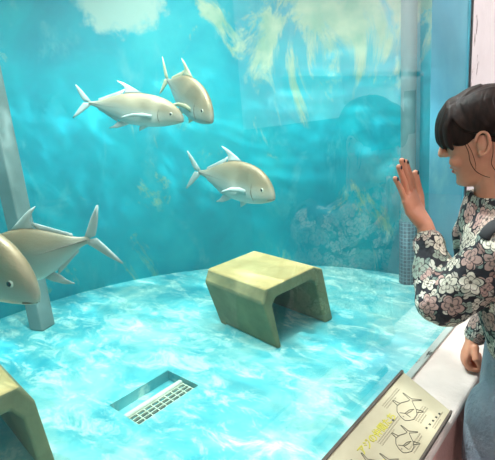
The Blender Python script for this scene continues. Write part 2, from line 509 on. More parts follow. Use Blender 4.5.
# wall that carries the window: lower wall, far pier, near pier, header
mb = MB()
mb.box((0.066, (GY0 + GY1) / 2 + 2.6, 0.5 * (SILL - 0.02)), (0.176, 10.0, SILL - 0.02))          # low wall under window
ow = mb.build('wall_left', M['pink'], bevel=0.012)
tag(ow, 'low pink painted concrete wall under the aquarium window', 'wall', kind='structure')
mb = MB()
mb.box((-0.047, 1.6 + 3.05, 1.9), (0.11, 6.1, 2.2))
o = mb.build('wall_left_pier', M['white_wall'])
o.location.z = 0
tag(o, 'off-white pinkish wall beyond the far end of the aquarium window', 'wall', kind='structure')
mb = MB()
mb.box((-0.055, -2.1, 1.9), (0.11, 2.8, 2.2)); mb.box((-0.055, 0.45, 2.78), (0.11, 2.3, 0.44))
o = mb.build('wall_left_header', M['white_wall'])
tag(o, 'off-white wall framing the near end and top of the aquarium window', 'wall', kind='structure')
mb = MB(); mb.box((-0.0555, 1.594, 1.7), (0.115, 0.016, 1.75))
o = mb.build('trim_1', M['jamb']); tag(o, 'blue painted window jamb between glass and white wall', 'jamb', kind='structure')
mb = MB(); mb.box((0.003, 1.5985, 1.7), (0.01, 0.006, 1.75))
o = mb.build('trim_2', simple('dark_joint', srgb(96, 92, 92), 0.7, 0.4, 30)); tag(o, 'dark joint line where the blue jamb meets the white wall', 'joint', kind='structure')
# sill slab
mb = MB(); mb.box((0.08, (GY0 + GY1) / 2 + 2.6, SILL - 0.012), (0.17, 10.0, 0.024))
o = mb.build('trim_3', M['sill'], bevel=0.01, seg=3)
tag(o, 'cream painted window sill below the aquarium glass', 'sill', kind='structure')
# pane and its sealant
win = empty('window_1', (0, (GY0 + GY1) / 2, SILL)); tag(win, 'large clear aquarium window pane set on the cream sill', 'window', kind='structure')
def rel(mb, o): mb.v = [p - o.location for p in mb.v]
mb = MB(); mb.box((-0.012, (GY0 + GY1) / 2, (SILL + 2.56) / 2), (0.024, GY1 - GY0, 2.56 - SILL)); rel(mb, win)
mb.build('glass', M['glass'], win)
mb = MB(); mb.box((0.010, (GY0 + GY1) / 2, SILL + 0.004), (0.020, GY1 - GY0, 0.008)); rel(mb, win)
tag(mb.build('sealant', M['seal'], win, bevel=0.003), 'grey sealant strip with black mould stains')

# visitors' room
XR = 2.5; YE = 7.7; YB = -3.2; CH = 3.0
def slab(name, c, s, mat, label, cat):
    mb = MB(); mb.box(c, s); o = mb.build(name, mat); tag(o, label, cat, kind='structure'); return o
slab('floor', (XR / 2 + 0.05, (YE + YB) / 2, -0.05), (XR + 0.4, YE - YB, 0.1), M['room_floor'], 'grey floor of the visitor corridor', 'floor')
slab('ceiling', (XR / 2 - 1.6, (YE + YB) / 2, TOP + 0.45), (XR + 4.6, YE - YB + 0.4, 0.1), M['room_wall'], 'white ceiling over corridor and tank', 'ceiling')
slab('wall_right', (XR + 0.05, (YE + 3.3) / 2, 1.7), (0.1, YE - 3.3, 3.4), M['room_wall'], 'white corridor wall opposite the aquarium window', 'wall')
slab('wall_right_near', (XR + 0.05, (3.3 + YB) / 2, 1.7), (0.1, 3.3 - YB, 3.4), M['dark_wall'], 'corridor wall behind the visitors, coloured dark blue to dim its reflection', 'wall')  # dark colour stands in for weaker room light in the pane's reflection
slab('wall_far', (XR / 2 + 0.1, YE + 0.05, 1.7), (XR + 0.4, 0.1, 3.4), M['dark_wall'], 'dark blue wall at the far end of the corridor', 'wall')
slab('wall_back', (XR / 2 + 0.1, YB - 0.05, 1.7), (XR + 0.4, 0.1, 3.4), M['room_wall'], 'white wall at the near end of the corridor', 'wall')
slab('dimming_dado', (XR - 0.015, (3.3 + 6.70) / 2, 0.72), (0.03, 3.4, 1.44), M['wainscot'], 'dark grey dado added to the corridor wall to dim its reflection', 'dado')  # invented dark panel, keeps the lower part of the reflection dim
slab('trim_4', (XR - 0.03, (4.0 + YE) / 2, 1.96), (0.06, YE - 4.0, 0.07), M['lamp_metal'], 'white rail along the corridor wall opposite the window', 'rail')
d = empty('door_1', (XR, 7.15, 0)); tag(d, 'white corridor door with a dark upright window', 'door', kind='structure')
mb = MB(); mb.box((-0.03, 0, 1.1), (0.06, 0.86, 2.2)); mb.build('door_panel', M['lamp_metal'], d, bevel=0.006)
mb = MB(); mb.box((-0.064, 0.0, 1.38), (0.01, 0.42, 0.66)); mb.build('door_window', M['wainscot'], d)
mb = MB(); mb.tube([(-0.06, -0.34, 1.0), (-0.10, -0.34, 1.0), (-0.10, -0.24, 1.0)], 0.01); mb.build('door_handle', M['post'], d, True)
mb = MB(); mb.box((XR - 0.008, 5.55, 1.72), (0.016, 0.7, 0.34)); o = mb.build('notice_board', M['lamp_metal'], bevel=0.003)
tag(o, 'white notice panel on the corridor wall below the rail', 'notice')

# unseen globe lamps added to light the pier wall and the woman
lamp_first = None
for i, (x, y) in enumerate(((2.0, -1.3), (2.0, 1.9), (2.0, 4.4), (2.0, 6.6))):
    r = empty('fill_globe', (x, y, TOP - 0.48 if y < 4 else TOP + 0.12)); 
    tag(r, ['added unseen globe lamp behind the camera position', 'added unseen globe lamp across from the woman', 'added unseen globe lamp before the notice panel', 'added globe lamp by the corridor door'][i], 'lamp', 'added corridor globe lamps')
    mb = MB(); mb.tube([(0, 0, 0.12), (0, 0, 0.88 if y < 4 else 0.28)], .008); mb.build('hanger', M['lamp_metal'], r)
    mb = MB(); mb.tube([(0, 0, 0.13), (0, 0, 0.18)], .05, 20); mb.build('lamp_cap', M['lamp_metal'], r, True)
    mb = MB(); mb.ell((0, 0, 0), (.16, .16, .15), None, 32, 20); mb.build('fill_globe_bulb', M['lamp'], r, True)

# ------------------------------------------------------------------ lights
def area(name, loc, size, power, col, rot=(0, 0, 0), sy=None):
    l = bpy.data.lights.new(name, 'AREA'); l.energy = power; l.color = col[:3]; l.size = size
    if sy: l.shape = 'RECTANGLE'; l.size_y = sy
    o = bpy.data.objects.new(name, l); o.location = loc; o.rotation_euler = rot; COL.objects.link(o); return o
tl = area('tank_light', (-1.4, 1.5, TOP + 0.3), 2.4, 98, (1.0, 1.0, 0.97)); tl.data.spread = math.radians(115)
def caustic(name, loc, power, angle, tilt, scale):
    l = bpy.data.lights.new(name, 'SPOT'); l.energy = power; l.spot_size = math.radians(angle); l.spot_blend = 0.55
    l.shadow_soft_size = 0.02
    l.use_nodes = True; nt = l.node_tree; nt.nodes.clear()
    N = nt.nodes.new; L = nt.links.new
    out = N('ShaderNodeOutputLight'); em = N('ShaderNodeEmission'); tc = N('ShaderNodeTexCoord')
    sep = N('ShaderNodeSeparateXYZ'); L(tc.outputs['Normal'], sep.inputs[0])
    dv = N('ShaderNodeVectorMath'); dv.operation = 'DIVIDE'
    cb = N('ShaderNodeCombineXYZ')
    for i in range(3): L(sep.outputs[2], cb.inputs[i])
    L(tc.outputs['Normal'], dv.inputs[0]); L(cb.outputs[0], dv.inputs[1])
    mp = N('ShaderNodeMapping'); mp.inputs['Scale'].default_value = (scale * 0.55, scale * 1.35, scale); mp.inputs['Rotation'].default_value = (0, 0, math.radians(-42))
    L(dv.outputs[0], mp.inputs[0])
    nz = N('ShaderNodeTexNoise'); nz.inputs['Scale'].default_value = 1.1; nz.inputs['Detail'].default_value = 3
    L(mp.outputs[0], nz.inputs['Vector'])
    mixv = N('ShaderNodeVectorMath'); mixv.operation = 'MULTIPLY_ADD'; mixv.inputs[1].default_value = (1.1, 1.1, 1.1)
    L(nz.outputs['Color'], mixv.inputs[0]); L(mp.outputs[0], mixv.inputs[2])
    vo = N('ShaderNodeTexVoronoi'); vo.feature = 'SMOOTH_F1'; vo.inputs['Smoothness'].default_value = 0.35; vo.inputs['Scale'].default_value = 1.6
    L(mixv.outputs[0], vo.inputs['Vector'])
    pw = N('ShaderNodeMath'); pw.operation = 'POWER'; pw.inputs[1].default_value = 3.0; L(vo.outputs['Distance'], pw.inputs[0])
    n2 = N('ShaderNodeTexNoise'); n2.inputs['Scale'].default_value = 0.9; n2.inputs['Detail'].default_value = 4; L(mp.outputs[0], n2.inputs['Vector'])
    ms = N('ShaderNodeMapRange'); ms.inputs['From Min'].default_value = 0.42; ms.inputs['From Max'].default_value = 0.62; L(n2.outputs['Fac'], ms.inputs['Value'])
    mu = N('ShaderNodeMath'); mu.operation = 'MULTIPLY'; L(pw.outputs[0], mu.inputs[0]); L(ms.outputs[0], mu.inputs[1])
    ad = N('ShaderNodeMath'); ad.operation = 'MULTIPLY_ADD'; ad.inputs[1].default_value = 7.0; ad.inputs[2].default_value = 0.3; L(mu.outputs[0], ad.inputs[0])
    ve = N('ShaderNodeTexVoronoi'); ve.feature = 'DISTANCE_TO_EDGE'; ve.inputs['Scale'].default_value = 1.1; L(mixv.outputs[0], ve.inputs['Vector'])
    me_ = N('ShaderNodeMapRange'); me_.inputs['From Min'].default_value = 0.09; me_.inputs['From Max'].default_value = 0.0; L(ve.outputs['Distance'], me_.inputs['Value'])
    pe = N('ShaderNodeMath'); pe.operation = 'MULTIPLY'; L(me_.outputs[0], pe.inputs[0]); L(n2.outputs['Fac'], pe.inputs[1])
    a2 = N('ShaderNodeMath'); a2.operation = 'MULTIPLY_ADD'; a2.inputs[1].default_value = 1.5; L(pe.outputs[0], a2.inputs[0]); L(ad.outputs[0], a2.inputs[2])
    ad = a2
    L(ad.outputs[0], em.inputs['Strength']); L(em.outputs[0], out.inputs[0])
    o = bpy.data.objects.new(name, l); o.location = loc; o.rotation_euler = tilt; COL.objects.link(o)
caustic('rippled_tank_spotlight', (-0.9, 1.0, TOP + 0.3), 250, 136, (0.0, 0.0, 0.0), 9.0)


w = bpy.data.worlds.new('world'); sc.world = w; w.use_nodes = True
w.node_tree.nodes['Background'].inputs[0].default_value = (0.5, 0.6, 0.65, 1)
w.node_tree.nodes['Background'].inputs[1].default_value = 0.05

# ------------------------------------------------------------------ tank furniture
def culvert(name, origin, ang, depth, label, closed=False, outer=None, inn=None):
    r = empty(name, origin); r.rotation_euler = (0, 0, ang)
    tag(r, label, 'concrete block', None)
    # local: x = out of the open front, y = along the front, z = up
    outer = outer or [(-.29, 0), (-.265, .33), (-.215, .43), (.215, .43), (.265, .33), (.29, 0)]
    inn = inn or [(-.225, 0), (-.205, .27), (-.165, .335), (.165, .335), (.205, .27), (.225, 0)]
    mb = MB(); N = len(outer)
    V4 = []
    for x in (0.0, -depth):
        V4 += [(x, y, z) for y, z in outer] + [(x, y, z) for y, z in inn]
    fs = []
    for i in range(N - 1):
        fs += [(i, i + 1, N + i + 1, N + i), (2 * N + i, 3 * N + i, 3 * N + i + 1, 2 * N + i + 1),
               (i, 2 * N + i, 2 * N + i + 1, i + 1), (N + i, N + i + 1, 3 * N + i + 1, 3 * N + i)]
    fs += [(0, N, 3 * N, 2 * N), (N - 1, 3 * N - 1, 4 * N - 1, 2 * N - 1)]
    mb.add(V4, fs)
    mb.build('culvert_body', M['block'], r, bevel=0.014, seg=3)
    if closed:
        m2 = MB(); m2.box((-depth + 0.05, -0.02, 0.17), (0.05, 0.46, 0.335)); m2.build('back_wall', M['block'], r)
    return r
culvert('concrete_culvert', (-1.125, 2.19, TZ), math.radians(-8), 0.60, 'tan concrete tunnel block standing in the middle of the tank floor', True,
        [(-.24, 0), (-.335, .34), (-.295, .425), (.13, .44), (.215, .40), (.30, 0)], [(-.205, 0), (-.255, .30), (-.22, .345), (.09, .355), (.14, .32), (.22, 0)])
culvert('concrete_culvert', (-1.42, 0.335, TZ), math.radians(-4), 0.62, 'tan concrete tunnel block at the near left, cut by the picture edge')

r = empty('support_post', (-2.87, 1.24, TZ)); tag(r, 'grey square post rising from the tank floor behind the left fish', 'post')
mb = MB(); mb.box((0, 0, 1.2), (0.13, 0.13, 2.4), Matrix.Rotation(0.35, 3, 'Z')); mb.build('post_shaft', M['post'], r, bevel=0.012)

r = empty('standpipe', (-0.915, 3.37, TZ)); tag(r, 'grey upright pipe with a dark mesh sleeve near the back wall', 'pipe')
mb = MB(); mb.tube([(0, 0, 0), (0, 0, 2.5)], 0.055, 24, round_ends=False); mb.build('pipe_shaft', M['pipe'], r, smooth=False)
bm = bmesh.new(); uvl = bm.loops.layers.uv.new('UVMap'); NN = 32; rr = 0.066; hh = 0.52
ringa = [bm.verts.new((rr * math.cos(2 * PI * j / NN), rr * math.sin(2 * PI * j / NN), 0)) for j in range(NN)]
ringb = [bm.verts.new((rr * math.cos(2 * PI * j / NN), rr * math.sin(2 * PI * j / NN), hh)) for j in range(NN)]
for j in range(NN):
    k = (j + 1) % NN; f = bm.faces.new((ringa[j], ringa[k], ringb[k], ringb[j])); f.smooth = True
    for lp, uvv in zip(f.loops, ((j, 0), (j + 1, 0), (j + 1, 1), (j, 1))):
        lp[uvl].uv = (uvv[0] * 2 * PI * rr / NN, uvv[1] * hh)
f = bm.faces.new(ringb)
me = bpy.data.meshes.new('mesh_sleeve'); bm.to_mesh(me); bm.free()
tag(obj('mesh_sleeve', me, M['sleeve'], r), 'dark square-mesh sleeve on the lower pipe')

r = empty('floor_drain', (-1.43, 1.2, TZ - PD)); tag(r, 'rectangular floor drain with a pale pipe and square grate', 'drain')
mb = MB(); mb.tube([(0.0, -0.185, 0.045), (0.0, 0.175, 0.045)], 0.016, 14); mb.build('drain_pipe', M['bar'], r, smooth=True)
mb = MB()
for k in range(9): mb.box((0.07, -0.185 + k * 0.046, 0.036), (0.12, 0.006, 0.012))
for k in range(4): mb.box((0.018 + k * 0.03, 0.0, 0.037), (0.006, 0.376, 0.012))
mb.build('drain_grate', M['grate'], r)
mb = MB(); mb.box((0.07, 0, 0.006), (0.126, 0.39, 0.008)); mb.build('drain_tray', M['grate_dark'], r)

# ------------------------------------------------------------------ fish
ST = [(.500, -.026, -.044, .008), (.491, .004, -.058, .019), (.470, .040, -.070, .030), (.44, .076, -.084, .042), (.39, .118, -.104, .055),
      (.32, .155, -.128, .066), (.22, .178, -.150, .074), (.10, .184, -.162, .077), (-.02, .172, -.160, .073), (-.12, .142, -.138, .062),
      (-.22, .098, -.098, .047), (-.30, .060, -.062, .033), (-.36, .034, -.036, .022), (-.41, .022, -.024, .014), (-.45, .020, -.022, .007)]
def interp(x, k):
    for a, b in zip(ST, ST[1:]):
        if b[0] <= x <= a[0]:
            t = (a[0] - x) / (a[0] - b[0]); return a[k] * (1 - t) + b[k] * t
    return 0
def fin(outline, y_thick, centre=(0, 0, 0), Mx=None):
    """a thin leaf: outline in (x, z), thick in the middle, sharp at the rim"""
    mb = MB(); n = len(outline)
    cx = sum(p[0] for p in outline) / n; cz = sum(p[1] for p in outline) / n
    def tr(p):
        p = V(p)
        if Mx is not None: p = Mx @ p
        return p + V(centre)
    inner = [(cx + (x - cx) * 0.7, cz + (z - cz) * 0.7) for x, z in outline]
    vs = [tr((x, 0.0008, z)) for x, z in outline] + [tr((x, -0.0008, z)) for x, z in outline]
    vs += [tr((x, y_thick, z)) for x, z in inner] + [tr((x, -y_thick, z)) for x, z in inner]
    fs = []
    for i in range(n):
        j = (i + 1) % n
        fs += [(i, j, n + j, n + i), (i, 2 * n + i, 2 * n + j, j), (n + i, n + j, 3 * n + j, 3 * n + i)]
    fs += [tuple(2 * n + i for i in range(n)), tuple(3 * n + i for i in range(n - 1, -1, -1))]
    mb.add(vs, fs); return mb
def fish(nose, fork, label, fins=None, bend=0.0, roll=0.0, deep=1.0):
    nose = V(nose); fork = V(fork); d = nose - fork; S = d.length / 0.93
    X = d.normalized(); Y = V((0, 0, 1)).cross(X).normalized(); Z = X.cross(Y)
    r = empty('trevally_fish', nose - X * (0.5 * S))
    rm = Matrix((X, Y, Z)).transposed() @ Matrix.Rotation(roll, 3, 'X')
    r.rotation_mode = 'QUATERNION'; r.rotation_quaternion = rm.to_quaternion(); r.scale = (S, S, S * deep)
    tag(r, label, 'fish', 'trevally fish in the tank')
    def bd(mb):
        for p in mb.v: p.y += bend * (0.3 - p.x) ** 2 if p.x < 0.3 else 0
        return mb
    finm = fins or M['fin']
    rings = []
    fine = []
    for a, b in zip(ST, ST[1:]):
        for s in (0, .5): fine.append(tuple(a[i] * (1 - s) + b[i] * s for i in range(4)))
    fine.append(ST[-1])
    for x, zt, zb, w in fine:
        c = (zt + zb) / 2; h = (zt - zb) / 2; ring = []
        for j in range(24):
            q = 2 * PI * j / 24
            cy, sy = math.cos(q), math.sin(q)
            yy = w * (abs(cy) ** 0.9) * (1 if cy >= 0 else -1)
            # fullest a little below the middle, keeled top and belly
            ring.append(V((x, yy * (1 - 0.12 * sy), c + h * sy)))
        rings.append(ring)
    mb = MB(); mb.loft(rings)
    body = bd(mb).build('body', M['fish'], r, smooth=True)
    ss = body.modifiers.new('s', 'SUBSURF'); ss.levels = 1; ss.render_levels = 1
    # tail
    tail = [(-.415, .016), (-.46, .062), (-.51, .115), (-.575, .172), (-.588, .170), (-.555, .10), (-.525, .05), (-.495, .01), (-.497, -.004),
            (-.53, -.05), (-.57, -.115), (-.61, -.182), (-.598, -.186), (-.525, -.125), (-.465, -.065), (-.415, -.018)]
    up = [p for p in tail[:8]] + [(-.43, 0)]
    lo = [(-.43, 0)] + tail[8:]
    mb = fin(up, 0.006); m2 = fin(lo, 0.006); mb.add(m2.v, m2.f)
    bd(mb).build('tail_fin', finm, r, smooth=True)
    # second dorsal: high sickle lobe then a low ridge
    dor = [(.06, .176), (.0, .235), (-.06, .285), (-.125, .312), (-.128, .306), (-.095, .255), (-.085, .205), (-.14, .168), (-.25, .108), (-.345, .058), (-.345, .04), (-.25, .075), (-.12, .13), (0, .165)]
    bd(fin([(.09, .180), (.03, .205), (-.04, .236), (-.11, .262), (-.165, .272), (-.168, .267), (-.12, .238), (-.085, .2), (-.09, .145), (0, .16)], 0.006)).build('dorsal_fin', finm, r, smooth=True)
    bd(fin([(-.08, .20), (-.14, .165), (-.25, .108), (-.345, .058), (-.345, .03), (-.25, .07), (-.12, .12)], 0.004)).build('dorsal_ridge', finm, r, smooth=True)
    bd(fin([(-.02, -.155), (-.08, -.19), (-.15, -.222), (-.225, -.236), (-.227, -.23), (-.18, -.198), (-.15, -.16), (-.10, -.13)], 0.006)).build('anal_fin', finm, r, smooth=True)
    bd(fin([(-.13, -.16), (-.2, -.128), (-.28, -.085), (-.345, -.055), (-.345, -.03), (-.25, -.07), (-.16, -.11)], 0.004)).build('anal_ridge', finm, r, smooth=True)
    for s in (1, -1):
        pec = [(.0, .016), (-.08, .014), (-.17, -.012), (-.25, -.06), (-.285, -.10), (-.235, -.075), (-.15, -.042), (-.07, -.024), (0, -.02)]
        Mx = Matrix.Rotation(-s * 0.22, 3, 'Z') @ Matrix.Rotation(0.1, 3, 'Y')
        fin(pec, 0.004, (.22, s * 0.072, -.035), Mx).build('pectoral_fin', finm, r, smooth=True)
        pel = [(.0, .0), (-.05, -.045), (-.09, -.075), (-.095, -.05), (-.075, .0)]
        fin(pel, 0.004, (.17, s * 0.02, -.145), Matrix.Rotation(-s * 0.35, 3, 'X')).build('pelvic_fin', finm, r, smooth=True)
        ex, ez = .39, .014
        wy = interp(ex, 3) * 0.93
        mb = MB(); mb.ell((ex, s * (wy - 0.004), ez), (.0195, .008, .0195)); e = mb.build('eye', M['eye_ring'], r, smooth=True)
        mb = MB(); mb.ell((ex, s * (wy + 0.0015), ez), (.012, .006, .012)); mb.build('pupil', M['eye'], e, smooth=True)
        # gill cover edge: a raised curved rim
        g = [(.30 - .045 * math.cos(q) + 0.02, s * (interp(.29, 3) * math.sqrt(max(0.05, 1 - ((math.sin(q) * .1 - .0) / .15) ** 2)) - 0.0005), -.01 + .095 * math.sin(q)) for q in [(-1.15 + 2.3 * i / 12) for i in range(13)]]
        mb = MB(); mb.tube(g, [.001 + .0035 * math.sin(PI * i / 12) for i in range(13)], 6); mb.build('gill_cover', M['dark_line'], r, smooth=True)
        mth = [(.498, s * .006, -.046), (.475, s * .024, -.051), (.450, s * .034, -.058)]
        mb = MB(); mb.tube(mth, .0028, 6); mb.build('mouth', M['dark_line'], r, smooth=True)
        lat = [(x, s * (interp(x, 3) * 0.97 + .001), z) for x, z in [(-.08, .0), (-.16, -.001), (-.24, 0), (-.32, 0), (-.38, 0), (-.43, 0)]]
        mb = MB()
        for i in range(26):
            t = i / 25; x = -.10 - .33 * t
            mb.ell((x, s * (interp(x, 3) * 0.96), 0.001), (.006, .004, .003 + .006 * t), None, 6, 4)
        bd(mb).build('lateral_scutes', M['scute'], r, smooth=True)
    return r
fish((-0.968, 0.546, 1.095), (-1.60, 0.30, 1.375), 'nearest fish, only its head and shoulder showing at the left edge, nose pointing right', bend=0.1)
fish((-1.63, 0.56, 1.05), (-1.09, 0.80, 1.19), 'fish at the left with raised tail towards us, swimming left behind the nearest fish')
fish((-1.544, 1.739, 1.605), (-2.046, 1.464, 1.731), 'upper fish seen full side on, pale silver, swimming right in front of another', deep=0.86)
fish((-1.458, 1.883, 1.591), (-2.00, 2.03, 1.85), 'upper fish partly hidden behind its side-on neighbour, golden brow, diving right', M['fin_gold'], deep=1.1)
fish((-1.019, 1.856, 1.168), (-1.60, 1.92, 1.27), 'lone fish above the middle concrete block, heading down to the right', bend=-0.15, deep=1.08)

# ------------------------------------------------------------------ the sign on the sill
P0 = V((0.024, 1.04, 0.896)); P1 = V((0.165, 0.985, 0.868))      # far end: edge at the glass, edge at the room
LONG = V((0, -1, 0)); LEN = 0.62
ey = V((0, 1, 0)); ex_ = (P0 - P1); ex_ -= ey * ex_.dot(ey); wid = ex_.length; ex_.normalize(); ez_ = ey.cross(ex_).normalized()
if ez_.z < 0: ez_ = -ez_
# local frame: x = reading direction (+y world), y = towards the glass, z = out of the face
sg = empty('information_sign', P1 + V((0, -LEN + 0.055 * 0, 0)))
rm = Matrix((ey, ex_, ez_)).transposed()
sg.rotation_mode = 'QUATERNION'; sg.rotation_quaternion = rm.to_quaternion()
tag(sg, 'cream sign with fish drawings and olive lettering propped on the sill', 'sign')
L2 = LEN
sk = 0.055   # the far end is cut slightly askew
mb = MB(); mb.prism([(0, 0, -0.008), (L2, 0, -0.008), (L2 + sk, wid, -0.008), (0, wid, -0.008)], (0, 0, 0.008)); mb.build('sign_board', M['board'], sg, bevel=0.001)
mb = MB(); mb.prism([(0, wid - 0.002, -0.014), (L2 + sk, wid - 0.002, -0.014), (L2 + sk, wid + 0.005, -0.014), (0, wid + 0.005, -0.014)], (0, 0, 0.018)); mb.build('sign_edge', M['frame_dark'], sg)
mb = MB(); mb.prism([(0, -0.004, -0.014), (L2, -0.004, -0.014), (L2, 0.001, -0.014), (0, 0.001, -0.014)], (0, 0, 0.017)); mb.build('sign_edge', M['frame_dark'], sg)
mb = MB(); mb.box((L2 * 0.5, wid * 0.5, -0.022), (L2 * 0.9, 0.05, 0.026)); mb.box((L2 - 0.1, wid * 0.3, -0.024), (0.03, wid * 0.5, 0.02)); mb.build('sign_support', M['frame_dark'], sg)
def text(s, name, loc, size, mat, parent, rot=0.0, bold=0.0):
    cu = bpy.data.curves.new(name, 'FONT'); cu.body = s; cu.size = size; cu.offset = bold; cu.extrude = 0.0003
    o = bpy.data.objects.new(name, cu); COL.objects.link(o)
    dg = bpy.context.evaluated_depsgraph_get(); dg.update()
    me = bpy.data.meshes.new_from_object(o.evaluated_get(dg)); bpy.data.objects.remove(o)
    q = obj(name, me, mat, parent); q.location = loc; q.rotation_euler = (0, 0, rot); return q
SX = L2  # far end
text('アジの仲間たち', 'sign_title', (SX - 0.268, 0.092, 0.0006), 0.0225, M['green_ink'], sg, rot=math.radians(-1.5), bold=0.0004)
def print_rows(x, y, w, rows, step, seed):
    rnd = random.Random(seed); mb = MB()
    for k in range(rows):
        xx = x; yy = y - k * step
        while xx < x + w * (1 if k < rows - 1 else 0.6):
            g = rnd.uniform(.0016, .0026); 
            mb.box((xx + g / 2, yy, 0.0004), (g, 0.0006, 0.0004)); mb.box((xx + g / 2, yy + .0012, 0.0004), (0.0005, 0.0022, 0.0004))
            if rnd.random() < .6: mb.box((xx + g * .5, yy + .002, 0.0004), (g * .8, 0.0005, 0.0004))
            xx += g + rnd.uniform(.0008, .0016)
    return mb
rows = MB()
for args in ((SX - 0.215, 0.084, .105, 3, .0052, 1), (SX - 0.105, 0.126, .085, 3, .0055, 2), (SX - 0.092, 0.054, .06, 4, .0055, 3),
             (SX - 0.185, 0.026, .06, 3, .0055, 4), (SX - 0.085, 0.012, .065, 2, .005, 5), (SX - 0.30, 0.03, .05, 4, .005, 6), (SX - 0.42, 0.11, .12, 6, .0055, 7)):
    b = print_rows(*args); rows.add(b.v, b.f)
rows.build('sign_small_print', M['fine_ink'], sg)
mb = MB()
for k in range(5):
    mb.box((SX - 0.096 + k * 0.0165, 0.0225 - k * .0015, 0.0004), (0.0055, 0.0045, 0.0004))
mb.box((SX - 0.129, 0.0885, 0.0004), (0.0055, 0.0045, 0.0004))
for part in range(6):
    one = MB(); one.add(mb.v[8 * part:8 * part + 8], [[i - 8 * part for i in f] for f in mb.f[6 * part:6 * part + 6]]); one.build('sign_symbol', M['ink'], sg)
def fish_drawing(cx, cy, s, rot, finmat=None):
    cs, sn = math.cos(rot), math.sin(rot)
    def T(p): return (cx + s * (p[0] * cs - p[1] * sn), cy + s * (p[0] * sn + p[1] * cs), 0.0006)
    mb = MB()
    top = [(-.5, -.03), (-.42, .12), (-.28, .24), (-.05, .30), (.15, .22), (.32, .08), (.42, .03), (.60, .28), (.62, .26), (.50, .0), (.64, -.27), (.60, -.27), (.42, -.03), (.3, -.1), (.12, -.22), (-.08, -.28), (-.3, -.25), (-.45, -.12), (-.5, -.03)]
    mb.tube([T(p) for p in top], 0.00065, 5)
    mb.tube([T(p) for p in [(-.02, .29), (.08, .46), (.12, .45), (.10, .25)]], 0.00065, 5)
    mb.tube([T(p) for p in [(.02, -.26), (.14, -.42), (.17, -.40), (.13, -.21)]], 0.00065, 5)
    mb.tube([T(p) for p in [(-.2, -.02), (-.05, -.1), (.1, -.16), (-.02, -.04), (-.2, .02)]], 0.0007, 5)
    mb.tube([T(p) for p in [(-.28, .16), (-.22, .02), (-.28, -.14)]], 0.0006, 5)
    mb.ell(T((-.38, .04)), (.0015, .0015, .0004), None, 8, 4)
    return mb
for k, (cx, cy, s, rt) in enumerate(((SX - 0.070, 0.078, 0.082, 0.18), (SX - 0.168, 0.042, 0.068, 0.2), (SX - 0.272, 0.036, 0.07, 0.35), (SX - 0.30, 0.078, 0.06, 0.1))):
    o = fish_drawing(cx, cy, s, rt).build('fish_drawing', M['ink'], sg)
    if k == 2:
        mb = MB(); mb.box((cx + .012, cy + .012, 0.0005), (.03, .003, .0004), Matrix.Rotation(.5, 3, 'Z')); mb.build('yellow_mark', M['yellow_ink'], o)

# ------------------------------------------------------------------ the woman
PB = V((0.30, 1.17, 0.0))
per = empty('person', PB)
tag(per, 'smiling woman in a floral blouse and jeans pressing her palm to the glass', 'person')
def prel(mb): mb.v = [p - PB for p in mb.v]; return mb
fb = V((-0.98, -0.2, 0)).normalized(); lf = V((0, 0, 1)).cross(fb).normalized()   # body front, her left
# head frame
pit = math.radians(15); HS = 0.9
hf = (fb * math.cos(pit) + V((0, 0, -math.sin(pit)))).normalized(); hl = lf; hu = hf.cross(hl).normalized()
if hu.z < 0: hu = -hu
H = V((0.147, 1.213, 1.484))
def hp(f, l, u): return H + (hf * f + hl * l + hu * u) * HS
HM = Matrix((hf, hl, hu)).transposed() * HS

body = MB()
def sup(c, s): return abs(c) ** s * (1 if c >= 0 else -1)
face = [(-.114, .058, .02, .014), (-.107, .076, .0, .030), (-.097, .084, -.01, .040), (-.082, .0835, -.02, .049), (-.066, .081, -.03, .055), (-.05, .0835, -.035, .059), (-.03, .0855, -.045, .063),
        (0, .087, -.055, .067), (.022, .0835, -.06, .069), (.04, .091, -.065, .070), (.065, .093, -.07, .071), (.09, .085, -.06, .066), (.115, .065, -.045, .052), (.13, .035, -.02, .03)]
rings = []
for u, xf, xb, w_ in face:
    cx = (xf + xb) / 2; rx = (xf - xb) / 2
    rings.append([hp(cx + rx * sup(math.cos(q), .9), w_ * sup(math.sin(q), .85) * (1 - 0.10 * math.cos(q)), u) for q in [2 * PI * j / 28 for j in range(28)]])
body.loft(rings)
body.ell(hp(-.005, 0, .045), (.098, .073, .090), HM, 24, 16)                       # cranium
body.tube([hp(.087, 0, .034), hp(.094, 0, .015), hp(.1015, 0, .001), hp(.1045, 0, -.005)], [(.008, .008), (.009, .009), (.010, .010), (.0105, .0095)], 12, ref=hu)   # nose
for s in (1, -1):
    body.ell(hp(.093, s * .0095, -.011), (.009, .0065, .0065), HM, 10, 8)
    body.ell(hp(.064, s * .034, -.032), (.024, .021, .021), HM, 12, 8)             # smiling cheek
    body.ell(hp(.076, s * .024, -.052), (.0095, .011, .009), HM, 10, 8)
    body.ell(hp(.080, s * .030, .043), (.012, .024, .008), HM, 10, 8)              # brow
    # ear: bowl and rim
    ER = HM @ Matrix.Rotation(-0.25, 3, 'Y')
    EC = hp(-.006, s * .071, -.002)
    body.ell(EC, (.015, .006, .027), ER, 12, 10)
    rim = []
    for k in range(13):
        q = -0.9 + 4.6 * k / 12
        rim.append(EC + ER @ V((-.0165 * math.cos(q - 0.7) * 1.0, s * .0115, .030 * math.sin(q - 0.7) * 1.0 + (.002))))
    body.tube(rim, .0042, 8, ref=hl)
    body.ell(EC + ER @ V((.004, s * .004, -.026)), (.008, .005, .009), ER, 10, 8)   # lobe
body.ell(hp(.084, 0, -.0475), (.0075, .021, .0052), HM, 12, 8)                       # lips
body.ell(hp(.0815, 0, -.0625), (.008, .018, .0058), HM, 12, 8)
body.ell(hp(.074, 0, -.094), (.0135, .017, .0125), HM, 12, 8)                        # chin

